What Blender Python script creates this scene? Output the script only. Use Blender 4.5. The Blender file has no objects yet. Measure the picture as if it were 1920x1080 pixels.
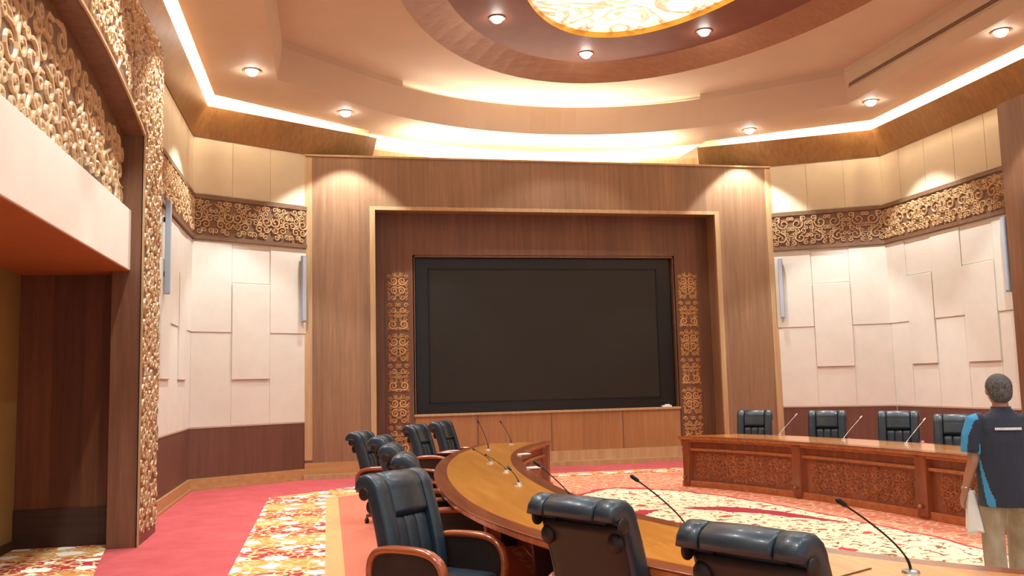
import bpy, bmesh, math, random
from math import sin, cos, pi, radians, sqrt, atan2, hypot
from mathutils import Vector, Matrix
from mathutils.geometry import tessellate_polygon

# ------------------------------------------------------------------ camera
sc = bpy.context.scene
F, PITCH, ROLL, YAW, EYE = 1690.0, radians(5.95), radians(-1.39), radians(11.64), 1.70
cam_d = bpy.data.cameras.new('camera'); cam = bpy.data.objects.new('camera', cam_d)
sc.collection.objects.link(cam); sc.camera = cam
fw = Vector((sin(YAW)*cos(PITCH), cos(YAW)*cos(PITCH), sin(PITCH)))
rt = Vector((cos(YAW), -sin(YAW), 0)); up = rt.cross(fw)
r2 = rt*cos(ROLL) + up*sin(ROLL); u2 = up*cos(ROLL) - rt*sin(ROLL)
m = Matrix((r2, u2, -fw)).transposed().to_4x4(); m.translation = (0, 0, EYE)
cam.matrix_world = m
cam_d.sensor_width = 36; cam_d.lens = F/1920*36; cam_d.clip_start = .05; cam_d.clip_end = 200

# ------------------------------------------------------------------ exposure, world
sc.view_settings.view_transform = 'Standard'; sc.view_settings.look = 'None'
sc.view_settings.gamma = 1; sc.view_settings.use_curve_mapping = False
sc.view_settings.exposure = 0.14
w = bpy.data.worlds.new('world'); sc.world = w; w.use_nodes = True
w.node_tree.nodes['Background'].inputs[0].default_value = (.86, .95, 1, 1)
w.node_tree.nodes['Background'].inputs[1].default_value = .8
P_SLAB, P_RING, P_OTHER, P_COVE, P_ARC, P_PANEL = 520, 200, 330, 48.0, 80.0, 7.0

# ------------------------------------------------------------------ helpers
def lin(c): return tuple(((v/255)/12.92 if v/255 <= .04045 else ((v/255+.055)/1.055)**2.4) for v in c)+(1,)
COL = sc.collection
def tag(o, label=None, cat=None, group=None, kind=None):
    if label: o['label'] = label
    if cat: o['category'] = cat
    if group: o['group'] = group
    if kind: o['kind'] = kind
    return o
def empty(name, loc=(0,0,0), rz=0):
    o = bpy.data.objects.new(name, None); COL.objects.link(o)
    o.location = loc; o.rotation_euler = (0,0,rz); o.empty_display_size = .1
    return o
class MB:
    def __init__(s): s.v = []; s.f = []
    def add(s, vs, fs):
        n = len(s.v); s.v += [tuple(v) for v in vs]; s.f += [tuple(i+n for i in f) for f in fs]; return s
    def box(s, a, b, M=None):
        x0,y0,z0 = a; x1,y1,z1 = b
        vs = [Vector(p) for p in [(x0,y0,z0),(x1,y0,z0),(x1,y1,z0),(x0,y1,z0),(x0,y0,z1),(x1,y0,z1),(x1,y1,z1),(x0,y1,z1)]]
        if M: vs = [M@v for v in vs]
        return s.add(vs, [(3,2,1,0),(4,5,6,7),(0,1,5,4),(1,2,6,5),(2,3,7,6),(3,0,4,7)])
    def prism(s, poly, z0, z1, M=None):
        n = len(poly); vs = [Vector((p[0],p[1],z0)) for p in poly]+[Vector((p[0],p[1],z1)) for p in poly]
        if M: vs = [M@v for v in vs]
        fs = [tuple(range(n-1,-1,-1)), tuple(range(n,2*n))]+[(i,(i+1)%n,(i+1)%n+n,i+n) for i in range(n)]
        return s.add(vs, fs)
    def tube(s, pts, r, n=8, cap=True):
        pts = [Vector(p) for p in pts]; rs = r if isinstance(r,(list,tuple)) else [r]*len(pts)
        vs = []; prev = None
        for i,p in enumerate(pts):
            t = (pts[min(i+1,len(pts)-1)]-pts[max(i-1,0)]).normalized()
            if prev is None:
                a = t.orthogonal().normalized()
            else: a = (prev - t*prev.dot(t)).normalized()
            prev = a; b = t.cross(a)
            vs += [p+(a*cos(2*pi*k/n)+b*sin(2*pi*k/n))*rs[i] for k in range(n)]
        fs = [(i*n+k,i*n+(k+1)%n,(i+1)*n+(k+1)%n,(i+1)*n+k) for i in range(len(pts)-1) for k in range(n)]
        if cap: fs += [tuple(range(n-1,-1,-1)), tuple((len(pts)-1)*n+k for k in range(n))]
        return s.add(vs, fs)
    def loft(s, rings, cap=True, close=False):
        n = len(rings[0]); vs = [v for r in rings for v in r]; m_ = len(rings)
        fs = [(i*n+k,i*n+(k+1)%n,((i+1)%m_)*n+(k+1)%n,((i+1)%m_)*n+k) for i in range(m_ if close else m_-1) for k in range(n)]
        if cap and not close: fs += [tuple(range(n-1,-1,-1)), tuple((m_-1)*n+k for k in range(n))]
        return s.add(vs, fs)
    def lathe(s, prof, c=(0,0,0), n=20, M=None):
        c = Vector(c); rings = []
        for r,z in prof:
            ring = [c+Vector((r*cos(2*pi*k/n), r*sin(2*pi*k/n), z)) for k in range(n)]
            rings.append([M@v for v in ring] if M else ring)
        return s.loft(rings)
    def ell(s, c, r, n=16, m_=10, M=None):
        c = Vector(c); rings = []
        for i in range(m_+1):
            a = -pi/2+pi*i/m_; q = max(cos(a),.02)
            ring = [c+Vector((r[0]*q*cos(2*pi*k/n), r[1]*q*sin(2*pi*k/n), r[2]*sin(a))) for k in range(n)]
            rings.append([M@v for v in ring] if M else ring)
        return s.loft(rings)
    def flat(s, outer, z, holes=()):
        loops = [outer]+list(holes); allp = [p for l in loops for p in l]
        tris = tessellate_polygon([[Vector((p[0],p[1],0)) for p in l] for l in loops])
        return s.add([(p[0],p[1],z) for p in allp], tris)
    def build(s, name, mat, parent=None, smooth=False, bevel=0, sub=0, angle=None):
        me = bpy.data.meshes.new(name); me.from_pydata(s.v, [], s.f); me.update()
        if mat: me.materials.append(mat)
        bm = bmesh.new(); bm.from_mesh(me); bmesh.ops.recalc_face_normals(bm, faces=bm.faces); bm.to_mesh(me); bm.free()
        if smooth:
            for p in me.polygons: p.use_smooth = True
        o = bpy.data.objects.new(name, me); COL.objects.link(o)
        if parent: o.parent = parent
        if bevel:
            b = o.modifiers.new('bevel','BEVEL'); b.width = bevel; b.segments = 2; b.limit_method = 'ANGLE'; b.angle_limit = radians(40)
        if sub:
            q = o.modifiers.new('sub','SUBSURF'); q.levels = sub; q.render_levels = sub
        if angle is not None: me.set_sharp_from_angle(angle=radians(angle))
        return o
def struct(name, mb, mat, parent=None, **k):
    o = mb.build(name, mat, parent, **k); o['kind'] = 'structure'; return o
def copy_tree(o, parent=None):
    c = o.copy(); COL.objects.link(c)
    if parent: c.parent = parent
    for ch in list(o.children): copy_tree(ch, c)
    return c

# ------------------------------------------------------------------ materials
def mat(name, col=None, rough=.5, metal=0, spec=.5, coat=0, emit=None, estr=0, sheen=0):
    m_ = bpy.data.materials.new(name); m_.use_nodes = True; b = m_.node_tree.nodes['Principled BSDF']
    if col: b.inputs['Base Color'].default_value = lin(col)
    b.inputs['Roughness'].default_value = rough; b.inputs['Metallic'].default_value = metal
    b.inputs['Specular IOR Level'].default_value = spec; b.inputs['Coat Weight'].default_value = coat
    b.inputs['Coat Roughness'].default_value = .15
    if sheen: b.inputs['Sheen Weight'].default_value = sheen
    if emit: b.inputs['Emission Color'].default_value = lin(emit); b.inputs['Emission Strength'].default_value = estr
    return m_
class NT:
    def __init__(s, m_): s.m = m_; s.t = m_.node_tree; s.b = s.t.nodes['Principled BSDF']
    def n(s, typ, **kw):
        x = s.t.nodes.new('ShaderNode'+typ)
        for k,v in kw.items(): setattr(x, k, v)
        return x
    def l(s, a, b): s.t.links.new(a, b)
    def val(s, i, v):
        if hasattr(v, 'links') or isinstance(v, bpy.types.NodeSocket): s.l(v, i)
        else: i.default_value = v
    def math(s, op, a, b=0, c=None):
        x = s.n('Math', operation=op); s.val(x.inputs[0], a); s.val(x.inputs[1], b)
        if c is not None: s.val(x.inputs[2], c)
        return x.outputs[0]
    def coord(s, scale=(1,1,1), rot=(0,0,0)):
        tc = s.n('TexCoord'); mp = s.n('Mapping'); mp.inputs['Scale'].default_value = scale; mp.inputs['Rotation'].default_value = rot
        s.l(tc.outputs['Object'], mp.inputs[0]); return mp.outputs[0]
    def noise(s, co, scale, detail=4, rough=.55, dist=0):
        x = s.n('TexNoise'); s.l(co, x.inputs['Vector']); x.inputs['Scale'].default_value = scale
        x.inputs['Detail'].default_value = detail; x.inputs['Roughness'].default_value = rough; x.inputs['Distortion'].default_value = dist
        return x.outputs['Fac']
    def ramp(s, fac, stops, interp='LINEAR'):
        x = s.n('ValToRGB'); x.color_ramp.interpolation = interp; e = x.color_ramp.elements
        e[0].position, e[0].color = stops[0][0], lin(stops[0][1]); e[1].position, e[1].color = stops[-1][0], lin(stops[-1][1])
        for p,c in stops[1:-1]:
            q = e.new(p); q.color = lin(c)
        s.l(fac, x.inputs[0]); return x.outputs[0]
    def mix(s, f, a, b, blend='MIX'):
        x = s.n('Mix', data_type='RGBA', blend_type=blend); s.val(x.inputs[0], f)
        for i,v in ((6,a),(7,b)):
            if isinstance(v, tuple): x.inputs[i].default_value = lin(v)
            else: s.l(v, x.inputs[i])
        return x.outputs[2]
    def bump(s, h, strength=.3, dist=.01):
        x = s.n('Bump'); x.inputs['Strength'].default_value = strength; x.inputs['Distance'].default_value = dist
        s.l(h, x.inputs['Height']); s.l(x.outputs[0], s.b.inputs['Normal'])
def wood(name, c1, c2, rough=.4, axis='z', coat=0, plank=.34, var=.35, spec=.5, fine=1.0):
    m_ = mat(name, rough=rough, coat=coat, spec=spec); t = NT(m_)
    sc_ = {'z':(9,9,.45),'x':(.45,9,9),'y':(9,.45,9)}[axis]
    co = t.coord(tuple(v*fine for v in sc_)); g = t.noise(co, 1.6, 5, .6, .4); g2 = t.noise(co, 9, 3, .6)
    g = t.math('ADD', t.math('MULTIPLY', g, .75), t.math('MULTIPLY', g2, .25))
    col = t.ramp(g, [(.3,c2),(.5,tuple((a+b)/2 for a,b in zip(c1,c2))),(.68,c1)])
    if plank:
        co2 = t.coord(); sp = t.n('SeparateXYZ'); t.l(co2, sp.inputs[0])
        if axis == 'z': q = t.math('ADD', sp.outputs[0], t.math('MULTIPLY', sp.outputs[1], .83))
        elif axis == 'x': q = t.math('ADD', sp.outputs[2], t.math('MULTIPLY', sp.outputs[1], .83))
        else: q = t.math('ADD', sp.outputs[0], sp.outputs[2])
        fl = t.math('FLOOR', t.math('DIVIDE', q, plank)); wn = t.n('TexWhiteNoise', noise_dimensions='1D'); t.l(fl, wn.inputs['W'])
        f = t.math('ADD', t.math('MULTIPLY', wn.outputs[0], var), 1-var*.6)
        x = t.n('Mix', data_type='RGBA', blend_type='MULTIPLY'); x.inputs[0].default_value = 1; t.l(col, x.inputs[6])
        cc = t.n('CombineColor'); [t.l(f, cc.inputs[i]) for i in range(3)]; t.l(cc.outputs[0], x.inputs[7]); col = x.outputs[2]
    t.l(col, t.b.inputs['Base Color']); t.bump(g, .08, .004)
    return m_
def paint(name, c, rough=.6, amt=.05, scale=3):
    m_ = mat(name, rough=rough, spec=.3); t = NT(m_); g = t.noise(t.coord(), scale, 3)
    d = tuple(max(0,v*(1-amt)) for v in c); t.l(t.ramp(g, [(.3,d),(.7,c)]), t.b.inputs['Base Color'])
    g2 = t.noise(t.coord(), 180, 2); t.bump(g2, .05, .002); return m_
M = {}
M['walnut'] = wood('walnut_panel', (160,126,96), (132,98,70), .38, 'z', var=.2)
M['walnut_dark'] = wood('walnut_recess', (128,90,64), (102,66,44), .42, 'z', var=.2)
M['walnut_h'] = wood('walnut_band', (168,124,94), (146,102,74), .45, 'x', plank=0)
M['oak'] = wood('oak_trim', (200,170,128), (176,142,98), .4, 'z', plank=0)
M['oak_base'] = wood('oak_baseboard', (196,156,104), (170,128,80), .4, 'x', plank=0)
M['oak_low'] = wood('oak_base', (176,130,84), (152,106,64), .4, 'z', plank=.6, var=.12)
M['gold_wood'] = wood('crown_wood', (156,118,70), (130,90,48), .42, 'z', plank=.5, var=.15)
M['wainscot'] = wood('wainscot_wood', (116,80,66), (100,66,52), .55, 'z', plank=.74, var=.08, spec=.25)
M['cream'] = paint('cream_fabric_panel', (224,220,206), .75, .03)
M['beige'] = paint('beige_upper_panel', (204,190,160), .7, .03)
M['beam'] = paint('off_white_beam', (238,232,218), .6, .02)
M['ceil'] = paint('tan_ceiling_paint', (208,186,162), .7, .03, 1.2)
M['coveplane'] = paint('cove_white', (236,222,196), .7, .02)
M['ring'] = paint('brown_ceiling_ring', (130,80,64), .6, .06)
M['carve'] = wood('carved_gold_wood', (212,182,140), (184,148,104), .45, 'z', plank=0)
M['carve_back'] = wood('carving_ground', (128,96,70), (104,74,52), .55, 'x', plank=0)
M['carve_dim'] = wood('carved_brown_wood', (222,176,118), (190,140,84), .5, 'z', plank=0)
M['carve_red'] = wood('carved_red_wood', (176,104,58), (138,72,36), .4, 'z', plank=0)
M['black'] = mat('screen_bezel', (14,12,11), .35)
M['display'] = mat('screen_glass', (38,34,27), .42, spec=.35)
M['grey'] = mat('speaker_grey', (150,160,172), .45)
M['steel'] = mat('metal_light', (200,196,190), .3, metal=.9)
M['darkmetal'] = mat('dark_metal', (28,26,26), .35, metal=.5)
M['gold'] = mat('gold_trim', (214,166,66), .3, metal=.6)
M['vent'] = mat('vent_slot', (92,58,42), .7)
M['alc_wall'] = wood('alcove_brown_wood', (120,72,42), (92,52,30), .5, 'z')
M['alc_olive'] = paint('alcove_olive_panel', (150,118,66), .7, .05)
M['alc_ceil'] = paint('alcove_ceiling_brown', (172,100,56), .6, .05)
M['skirt'] = wood('dark_skirting', (72,44,30), (54,32,22), .5, 'x', plank=0)
M['top'] = wood('table_top_wood', (238,162,70), (206,126,46), .16, 'y', coat=.6, plank=.9, var=.18, fine=.6)
M['top_edge'] = wood('table_border_wood', (168,92,52), (128,62,34), .18, 'y', coat=.6, plank=0)
M['desk'] = wood('table_side_wood', (150,76,40), (112,50,24), .28, 'z', coat=.3, plank=.5, var=.15)
M['desk_dark'] = wood('table_under_wood', (82,42,24), (56,28,16), .4, 'z', plank=0)
M['desk_trim'] = wood('table_moulding_wood', (186,112,62), (150,80,40), .25, 'x', coat=.3, plank=0)
M['chair_wood'] = wood('chair_arm_wood', (168,88,48), (132,62,32), .2, 'y', coat=.6, plank=0)
M['block'] = mat('plain_white', (240,236,230), .5)
M['led'] = mat('led_strip', (255,236,190), emit=(255,240,216), estr=P_COVE*3)
M['led_arc'] = mat('led_strip_arc', (255,240,205), emit=(255,244,224), estr=P_ARC*3)
M['led_tray'] = mat('led_strip_tray', (255,240,205), emit=(255,240,215), estr=60)
M['lampface'] = mat('downlight_face', (255,255,255), emit=(255,248,238), estr=60)
# navy-black leather, with the bluish sheen of cool light put into its colour
M['leather'] = mat('blue_black_leather', rough=.38, spec=.55, coat=.15); t = NT(M['leather'])
g = t.noise(t.coord(), 3, 3); t.l(t.ramp(g, [(.3,(24,38,47)),(.7,(34,50,61))]), t.b.inputs['Base Color'])
v_ = t.n('TexVoronoi'); v_.inputs['Scale'].default_value = 220; t.l(t.coord(), v_.inputs['Vector']); t.bump(v_.outputs['Distance'], .12, .002)
M['leather_back'] = mat('dark_back_leather', rough=.45, spec=.4); t = NT(M['leather_back'])
g = t.noise(t.coord(), 4, 3); t.l(t.ramp(g, [(.3,(34,24,22)),(.7,(46,34,30))]), t.b.inputs['Base Color'])
# luminous ceiling panel with brown marbled swirl
M['panel'] = mat('backlit_panel', (255,245,220)); t = NT(M['panel'])
co = t.coord(); g = t.noise(co, .9, 4, .5, 2.2)
swc = t.ramp(g, [(.40,(255,244,214)),(.47,(150,92,52)),(.52,(255,240,200)),(.6,(255,246,222)),(.64,(180,116,66)),(.70,(255,244,214))])
t.l(swc, t.b.inputs['Emission Color']); t.b.inputs['Emission Strength'].default_value = 1.15
# carpets
def carpet_base(m_):
    t = NT(m_); return t
M['red'] = mat('red_carpet', rough=.95, spec=.1); t = NT(M['red'])
g = t.noise(t.coord(), 2.2, 5, .7); t.l(t.ramp(g, [(.3,(186,82,84)),(.7,(204,98,98))]), t.b.inputs['Base Color'])
g2 = t.noise(t.coord(), 300, 2); t.bump(g2, .3, .004)
M['goldline'] = mat('gold_carpet_line', (228,168,112), .95, spec=.1)
M['border'] = mat('floral_border_carpet', rough=.95, spec=.1); t = NT(M['border'])
co = t.coord(); wn = t.n('TexNoise'); wn.inputs['Scale'].default_value = 3.0; wn.inputs['Detail'].default_value = 2; t.l(co, wn.inputs['Vector'])
ad = t.n('Mix', data_type='RGBA'); ad.inputs[0].default_value = .16; t.l(co, ad.inputs[6]); t.l(wn.outputs['Color'], ad.inputs[7])
sp = t.n('SeparateXYZ'); t.l(co, sp.inputs[0])
zone = t.math('ADD', t.math('MULTIPLY', t.math('SINE', t.math('MULTIPLY', sp.outputs[1], 4.3)), .5), t.noise(co, 2.0, 2))
ground = t.ramp(zone, [(.25,(178,62,62)),(.5,(190,88,64)),(.62,(208,126,66)),(.95,(214,158,92))])
ed = t.n('TexVoronoi', feature='DISTANCE_TO_EDGE'); ed.inputs['Scale'].default_value = 11; t.l(ad.outputs[2], ed.inputs['Vector'])
leaf = t.math('MULTIPLY', t.math('LESS_THAN', ed.outputs['Distance'], .10), t.math('GREATER_THAN', t.noise(co, 7, 2), .43))
c1 = t.mix(leaf, ground, (222,196,136))
v2 = t.n('TexVoronoi'); v2.inputs['Scale'].default_value = 6.5; t.l(ad.outputs[2], v2.inputs['Vector'])
s2_ = t.n('SeparateColor'); t.l(v2.outputs['Color'], s2_.inputs[0])
blob = t.math('MULTIPLY', t.math('LESS_THAN', v2.outputs['Distance'], .27), t.math('GREATER_THAN', s2_.outputs[0], .45))
c2_ = t.mix(blob, c1, t.ramp(s2_.outputs[1], [(0,(246,240,220)),(.55,(222,140,78)),(.75,(176,64,70)),(.9,(150,150,104))], 'CONSTANT'))
v3 = t.n('TexVoronoi'); v3.inputs['Scale'].default_value = 2.6; v3.inputs['Randomness'].default_value = .35; t.l(ad.outputs[2], v3.inputs['Vector'])
fl_ = t.math('LESS_THAN', t.math('ADD', v3.outputs['Distance'], t.math('MULTIPLY', t.math('SUBTRACT', t.noise(co, 9, 2), .5), .35)), .26)
t.l(t.mix(fl_, c2_, (248,240,222)), t.b.inputs['Base Color'])
M['field'] = mat('salmon_medallion_carpet', rough=.95, spec=.1); t = NT(M['field'])
co = t.coord(); sp = t.n('SeparateXYZ'); t.l(co, sp.inputs[0])
wob = t.math('MULTIPLY', t.math('SUBTRACT', t.noise(co, 1.6, 3), .5), .12)
dx = t.math('DIVIDE', t.math('SUBTRACT', sp.outputs[0], 4.4), 1.75); dy = t.math('DIVIDE', t.math('SUBTRACT', sp.outputs[1], 7.4), 6.4)
e0 = t.math('SQRT', t.math('ADD', t.math('MULTIPLY', dx, dx), t.math('MULTIPLY', dy, dy))); ee = t.math('ADD', e0, wob)
wn = t.n('TexNoise'); wn.inputs['Scale'].default_value = 1.7; wn.inputs['Detail'].default_value = 3; t.l(co, wn.inputs['Vector'])
ad = t.n('Mix', data_type='RGBA'); ad.inputs[0].default_value = .25; t.l(co, ad.inputs[6]); t.l(wn.outputs['Color'], ad.inputs[7])
edge = t.n('TexVoronoi', feature='DISTANCE_TO_EDGE'); edge.inputs['Scale'].default_value = 9.5; t.l(ad.outputs[2], edge.inputs['Vector'])
brk = t.noise(co, 9.0, 2)
scr = t.math('MULTIPLY', t.math('LESS_THAN', edge.outputs['Distance'], .085), t.math('GREATER_THAN', brk, .52))
cream = t.mix(scr, (232,218,182), (146,98,64))
spk = t.math('GREATER_THAN', t.noise(co, 3.1, 1), .66); cream = t.mix(spk, cream, (196,70,64))
salm = t.mix(t.math('MULTIPLY', t.math('LESS_THAN', edge.outputs['Distance'], .085), t.math('LESS_THAN', e0, 1.5)), (214,122,96), (228,172,134))
plain = t.mix(t.math('GREATER_THAN', e0, 1.12), salm, (240,152,124)) if False else salm
col = t.mix(t.math('LESS_THAN', ee, 1.0), plain, cream)
ln = t.math('MULTIPLY', t.math('GREATER_THAN', ee, .985), t.math('LESS_THAN', ee, 1.012)); col = t.mix(ln, col, (190,70,70))
ax = t.math('ABSOLUTE', t.math('MULTIPLY', dx, 1.75/1.7)); ay = t.math('ABSOLUTE', t.math('MULTIPLY', dy, 6.4/3.95))
e2 = t.math('SQRT', t.math('ADD', t.math('MULTIPLY', ax, ax), t.math('MULTIPLY', ay, ay))); an = t.math('ARCTAN2', ax, ay)
half = t.math('MULTIPLY', t.math('SINE', t.math('MULTIPLY', t.math('SUBTRACT', an, .08), 3.3)), .075)
half = t.math('MULTIPLY', half, t.math('LESS_THAN', an, 1.0))
arc = t.math('LESS_THAN', t.math('ABSOLUTE', t.math('SUBTRACT', t.math('ADD', e2, wob), 1.0)), half); col = t.mix(arc, col, (168,58,68))
t.l(col, t.b.inputs['Base Color'])

# ------------------------------------------------------------------ carved scrollwork (real relief)
def scroll_pack(W, H, rmin, rmax, seed, ok=None, tries=2600):
    rnd = random.Random(seed); cs = []
    for i in range(tries):
        x, y = rnd.uniform(0, W), rnd.uniform(0, H)
        r = min(x, y, W-x, H-y, rmax*rnd.uniform(.7,1))
        if r < rmin: continue
        if ok and not ok(x, y, r): continue
        bad = False
        for (a,b,c) in cs:
            d = hypot(a-x, b-y)-c
            if d < rmin: bad = True; break
            if d < r: r = d
        if not bad: cs.append((x, y, r))
    return cs
def scroll_mesh(mb, cs, seed, put, hgt=.03, wid=.24, seg=18, turns=1.45, mirror=None, aw=None):
    """each circle becomes a volute with a tapering leaf tail; put(u,v,n) -> world point"""
    rnd = random.Random(seed+7)
    for (x,y,r) in cs:
        a0 = rnd.uniform(0, 2*pi); s_ = rnd.choice((-1,1)); path = []
        tail = 5
        for i in range(tail):
            f = (tail-i)/tail; a = a0 - s_*f*1.0; rr_ = r*(.96+.62*f*f)
            path.append((x+rr_*cos(a), y+rr_*sin(a), .35+.65*(1-f)))
        for i in range(seg+1):
            f = i/seg; a = a0+s_*f*2*pi*turns; rr_ = r*(.94*(1-f)**.85+.12)
            path.append((x+rr_*cos(a), y+rr_*sin(a), (1-.45*f) if f < .93 else 1.15))
        for mir in ((False,True) if mirror is not None else (False,)):
            P = [((2*mirror-p[0]) if mir else p[0], p[1], p[2]) for p in path]
            vs = []; n = len(P)
            for i in range(n):
                tx = P[min(i+1,n-1)][0]-P[max(i-1,0)][0]; ty = P[min(i+1,n-1)][1]-P[max(i-1,0)][1]
                L = hypot(tx,ty) or 1; nx, ny = -ty/L, tx/L; w_ = (aw*(.45+.55*P[i][2]) if aw else r*wid*P[i][2])
                h_ = hgt*(.7+.3*P[i][2])
                vs += [put(P[i][0]+nx*w_, P[i][1]+ny*w_, 0), put(P[i][0]+nx*w_*.55, P[i][1]+ny*w_*.55, h_),
                       put(P[i][0]-nx*w_*.55, P[i][1]-ny*w_*.55, h_), put(P[i][0]-nx*w_, P[i][1]-ny*w_, 0)]
            fs = [(4*i+k, 4*i+k+1, 4*i+k+5, 4*i+k+4) for i in range(n-1) for k in range(3)]
            fs += [(0,1,2,3), (4*n-4,4*n-3,4*n-2,4*n-1)]
            mb.add(vs, fs)
def frame_put(O, U, N, V=(0,0,1)):
    O, U, N, V = Vector(O), Vector(U), Vector(N), Vector(V)
    return lambda u, v, n: O+U*u+V*v+N*n
def band_scrolls(mb, O, U, N, L, H, seed, tile=.8, rmin=.035, rmax=.115, hgt=.03):
    n = max(1, round(L/tile)); tl = L/n
    base = scroll_pack(tl/2, H, rmin, rmax, seed, tries=900)
    for i in range(n):
        p = frame_put(Vector(O)+Vector(U)*tl*i, U, N)
        scroll_mesh(mb, base, seed, p, hgt, .17, turns=1.25, mirror=tl/2, aw=.0125)

# ------------------------------------------------------------------ setting: plan data
XL, XR, XC = -2.3, 11.1, 4.4
YC, YP = 16.2, 17.3            # corner, portal face
AL, AR = Vector((-.4,17.3,0)), Vector((9.2,17.3,0))
CL, CR = Vector((XL,YC,0)), Vector((XR,YC,0))
ZW = 6.12
def mx(x): return 2*XC-x
BACK = -3.0
# floor
fl = struct('floor', MB().flat([(-3.8,BACK),(12.6,BACK),(12.6,19.6),(-3.8,19.6)], 0), M['red'])
bo = [(-.9,BACK),(-.9,14.7),(1.3,16.4),(7.5,16.4),(9.7,14.7),(9.7,BACK)]
bi = [(-.03,BACK),(-.03,14.45),(1.75,15.75),(7.05,15.75),(8.83,14.45),(8.83,BACK)]
gi = [(.15,BACK),(.15,14.36),(1.8,15.6),(7.0,15.6),(8.65,14.36),(8.65,BACK)]
def strip(a, b, z):
    mb = MB()
    for i in range(len(a)-1): mb.add([(*a[i],z),(*a[i+1],z),(*b[i+1],z),(*b[i],z)], [(0,1,2,3)])
    return mb
o = struct('carpet_border', strip(bo, bi, .004), M['border'], fl); o['label'] = 'cream, orange and crimson floral carpet border'
o = struct('carpet_line', strip(bi, gi, .005), M['goldline'], fl); o['label'] = 'narrow gold carpet line'
o = struct('carpet_field', MB().flat(gi[::-1], .004), M['field'], fl); o['label'] = 'salmon carpet with cream scroll medallion'
o = struct('carpet_runner', MB().flat([(-3.38,BACK),(-2.12,BACK),(-2.12,9.1),(-2.36,10.66),(-2.36,11.0),(-3.38,11.0)], .006), M['border'], fl); o['label'] = 'floral carpet inside the side alcove'

# side walls: wainscot / cream / frieze / beige
def wall_panel(name, P0, P1, inward, side_label=None, z0=0, mods=None, th=.12):
    """flat wall between P0 and P1 (plan), layered by height; returns root mesh (cream)"""
    P0, P1 = Vector(P0), Vector(P1); U = (P1-P0).normalized(); L = (P1-P0).length; N = Vector(inward)
    def slab(za, zb, d0=-th, d1=0, u0=0, u1=None):
        mb = MB(); u1_ = L if u1 is None else u1
        M4 = Matrix((U, N, Vector((0,0,1)))).transposed().to_4x4(); M4.translation = P0
        return mb.box((u0,d0,za),(u1_,d1,zb), M4)
    root = struct(name, slab(1.04, 4.3), M['cream'])
    struct('upper_panel', slab(5.09, ZW), M['beige'], root)
    struct('wainscot', slab(.2, 1.04, -th, -.004), M['wainscot'], root)
    jj = MB()
    for u in [k*.74 for k in range(1, int(L/.74)+1)]: pass
    for u0,u1,typ in (mods or []):
        M4 = Matrix((U, N, Vector((0,0,1)))).transposed().to_4x4(); M4.translation = P0
        g_ = .006
        if typ == 'r':
            mbp = MB().box((u0+g_,0,1.86),(u1-g_,.035,3.56), M4)
            struct('raised_panel', mbp, M['cream'], root, bevel=.006)
            struct('wall_tile', MB().box((u0+g_,0,3.58),(u1-g_,.01,4.28), M4).box((u0+g_,0,1.06),(u1-g_,.008,1.84), M4), M['cream'], root, bevel=.003)
        else:
            struct('wall_tile', MB().box((u0+g_,0,2.69),(u1-g_,.02,4.28), M4), M['cream'], root, bevel=.004)
            struct('wall_tile', MB().box((u0+g_,0,1.06),(u1-g_,.008,2.67), M4), M['cream'], root, bevel=.003)
        struct('upper_tile', MB().box((u0+g_,0,5.11),(u1-g_,.008,ZW-.02), M4), M['beige'], root, bevel=.003)
    return root, U, L, N
TR = [0]
def trim(mb, mt, parent=None, name=None, **k):
    if parent is None:
        TR[0] += 1; return struct('trim_%d' % TR[0], mb, mt, **k)
    return struct(name, mb, mt, parent, **k)
def frieze(P0, P1, N, seed):
    P0, P1 = Vector(P0), Vector(P1); U = (P1-P0).normalized(); L = (P1-P0).length; N = Vector(N)
    M4 = Matrix((U, N, Vector((0,0,1)))).transposed().to_4x4(); M4.translation = P0
    r = trim(MB().box((0,-.1,4.3),(L,.03,5.09), M4), M['carve_back'])
    trim(MB().box((0,.03,4.3),(L,.06,4.37), M4).box((0,.03,5.02),(L,.06,5.09), M4), M['carve_back'], r, 'frieze_rail')
    mb = MB(); band_scrolls(mb, P0+N*.03+Vector((0,0,4.4)), U, N, L, .6, seed)
    trim(mb, M['carve'], r, 'scrollwork')
    return r
def base(P0, P1, N, h=.2):
    P0, P1 = Vector(P0), Vector(P1); U = (P1-P0).normalized(); L = (P1-P0).length
    M4 = Matrix((U, Vector(N), Vector((0,0,1)))).transposed().to_4x4(); M4.translation = P0
    return MB().box((0,-.1,0),(L,.035,h), M4).box((0,.035,0),(L,.05,.04), M4)
def nrm(P0, P1, inside=(XC,8,0)):
    U = (Vector(P1)-Vector(P0)).normalized(); n = Vector((-U.y,U.x,0))
    return n if n.dot(Vector(inside)-Vector(P0)) > 0 else -n
LA = (AL-CL).length
mA = [(0.0,LA/3,'j'),(LA/3,2*LA/3,'r'),(2*LA/3,LA,'j')]
mC = [(0,.6,'j'),(.6,1.36,'r'),(1.36,2.18,'j'),(2.18,2.98,'r'),(2.98,3.7,'j'),(3.7,4.4,'r')]
nA, nB = nrm(AL, CL), nrm(AR, CR)
wall_panel('wall_front_left', AL, CL, nA, mods=mA); wall_panel('wall_front_right', AR, CR, nB, mods=mA)
wall_panel('wall_left', CL, (XL,11.8,0), (1,0,0), mods=mC); wall_panel('wall_right', CR, (XR,11.8,0), (-1,0,0), mods=mC)
frieze(AL, CL, nA, 3); frieze(AR, CR, nB, 5); frieze(CL, (XL,11.8,0), (1,0,0), 8); frieze(CR, (XR,11.8,0), (-1,0,0), 11)
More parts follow.
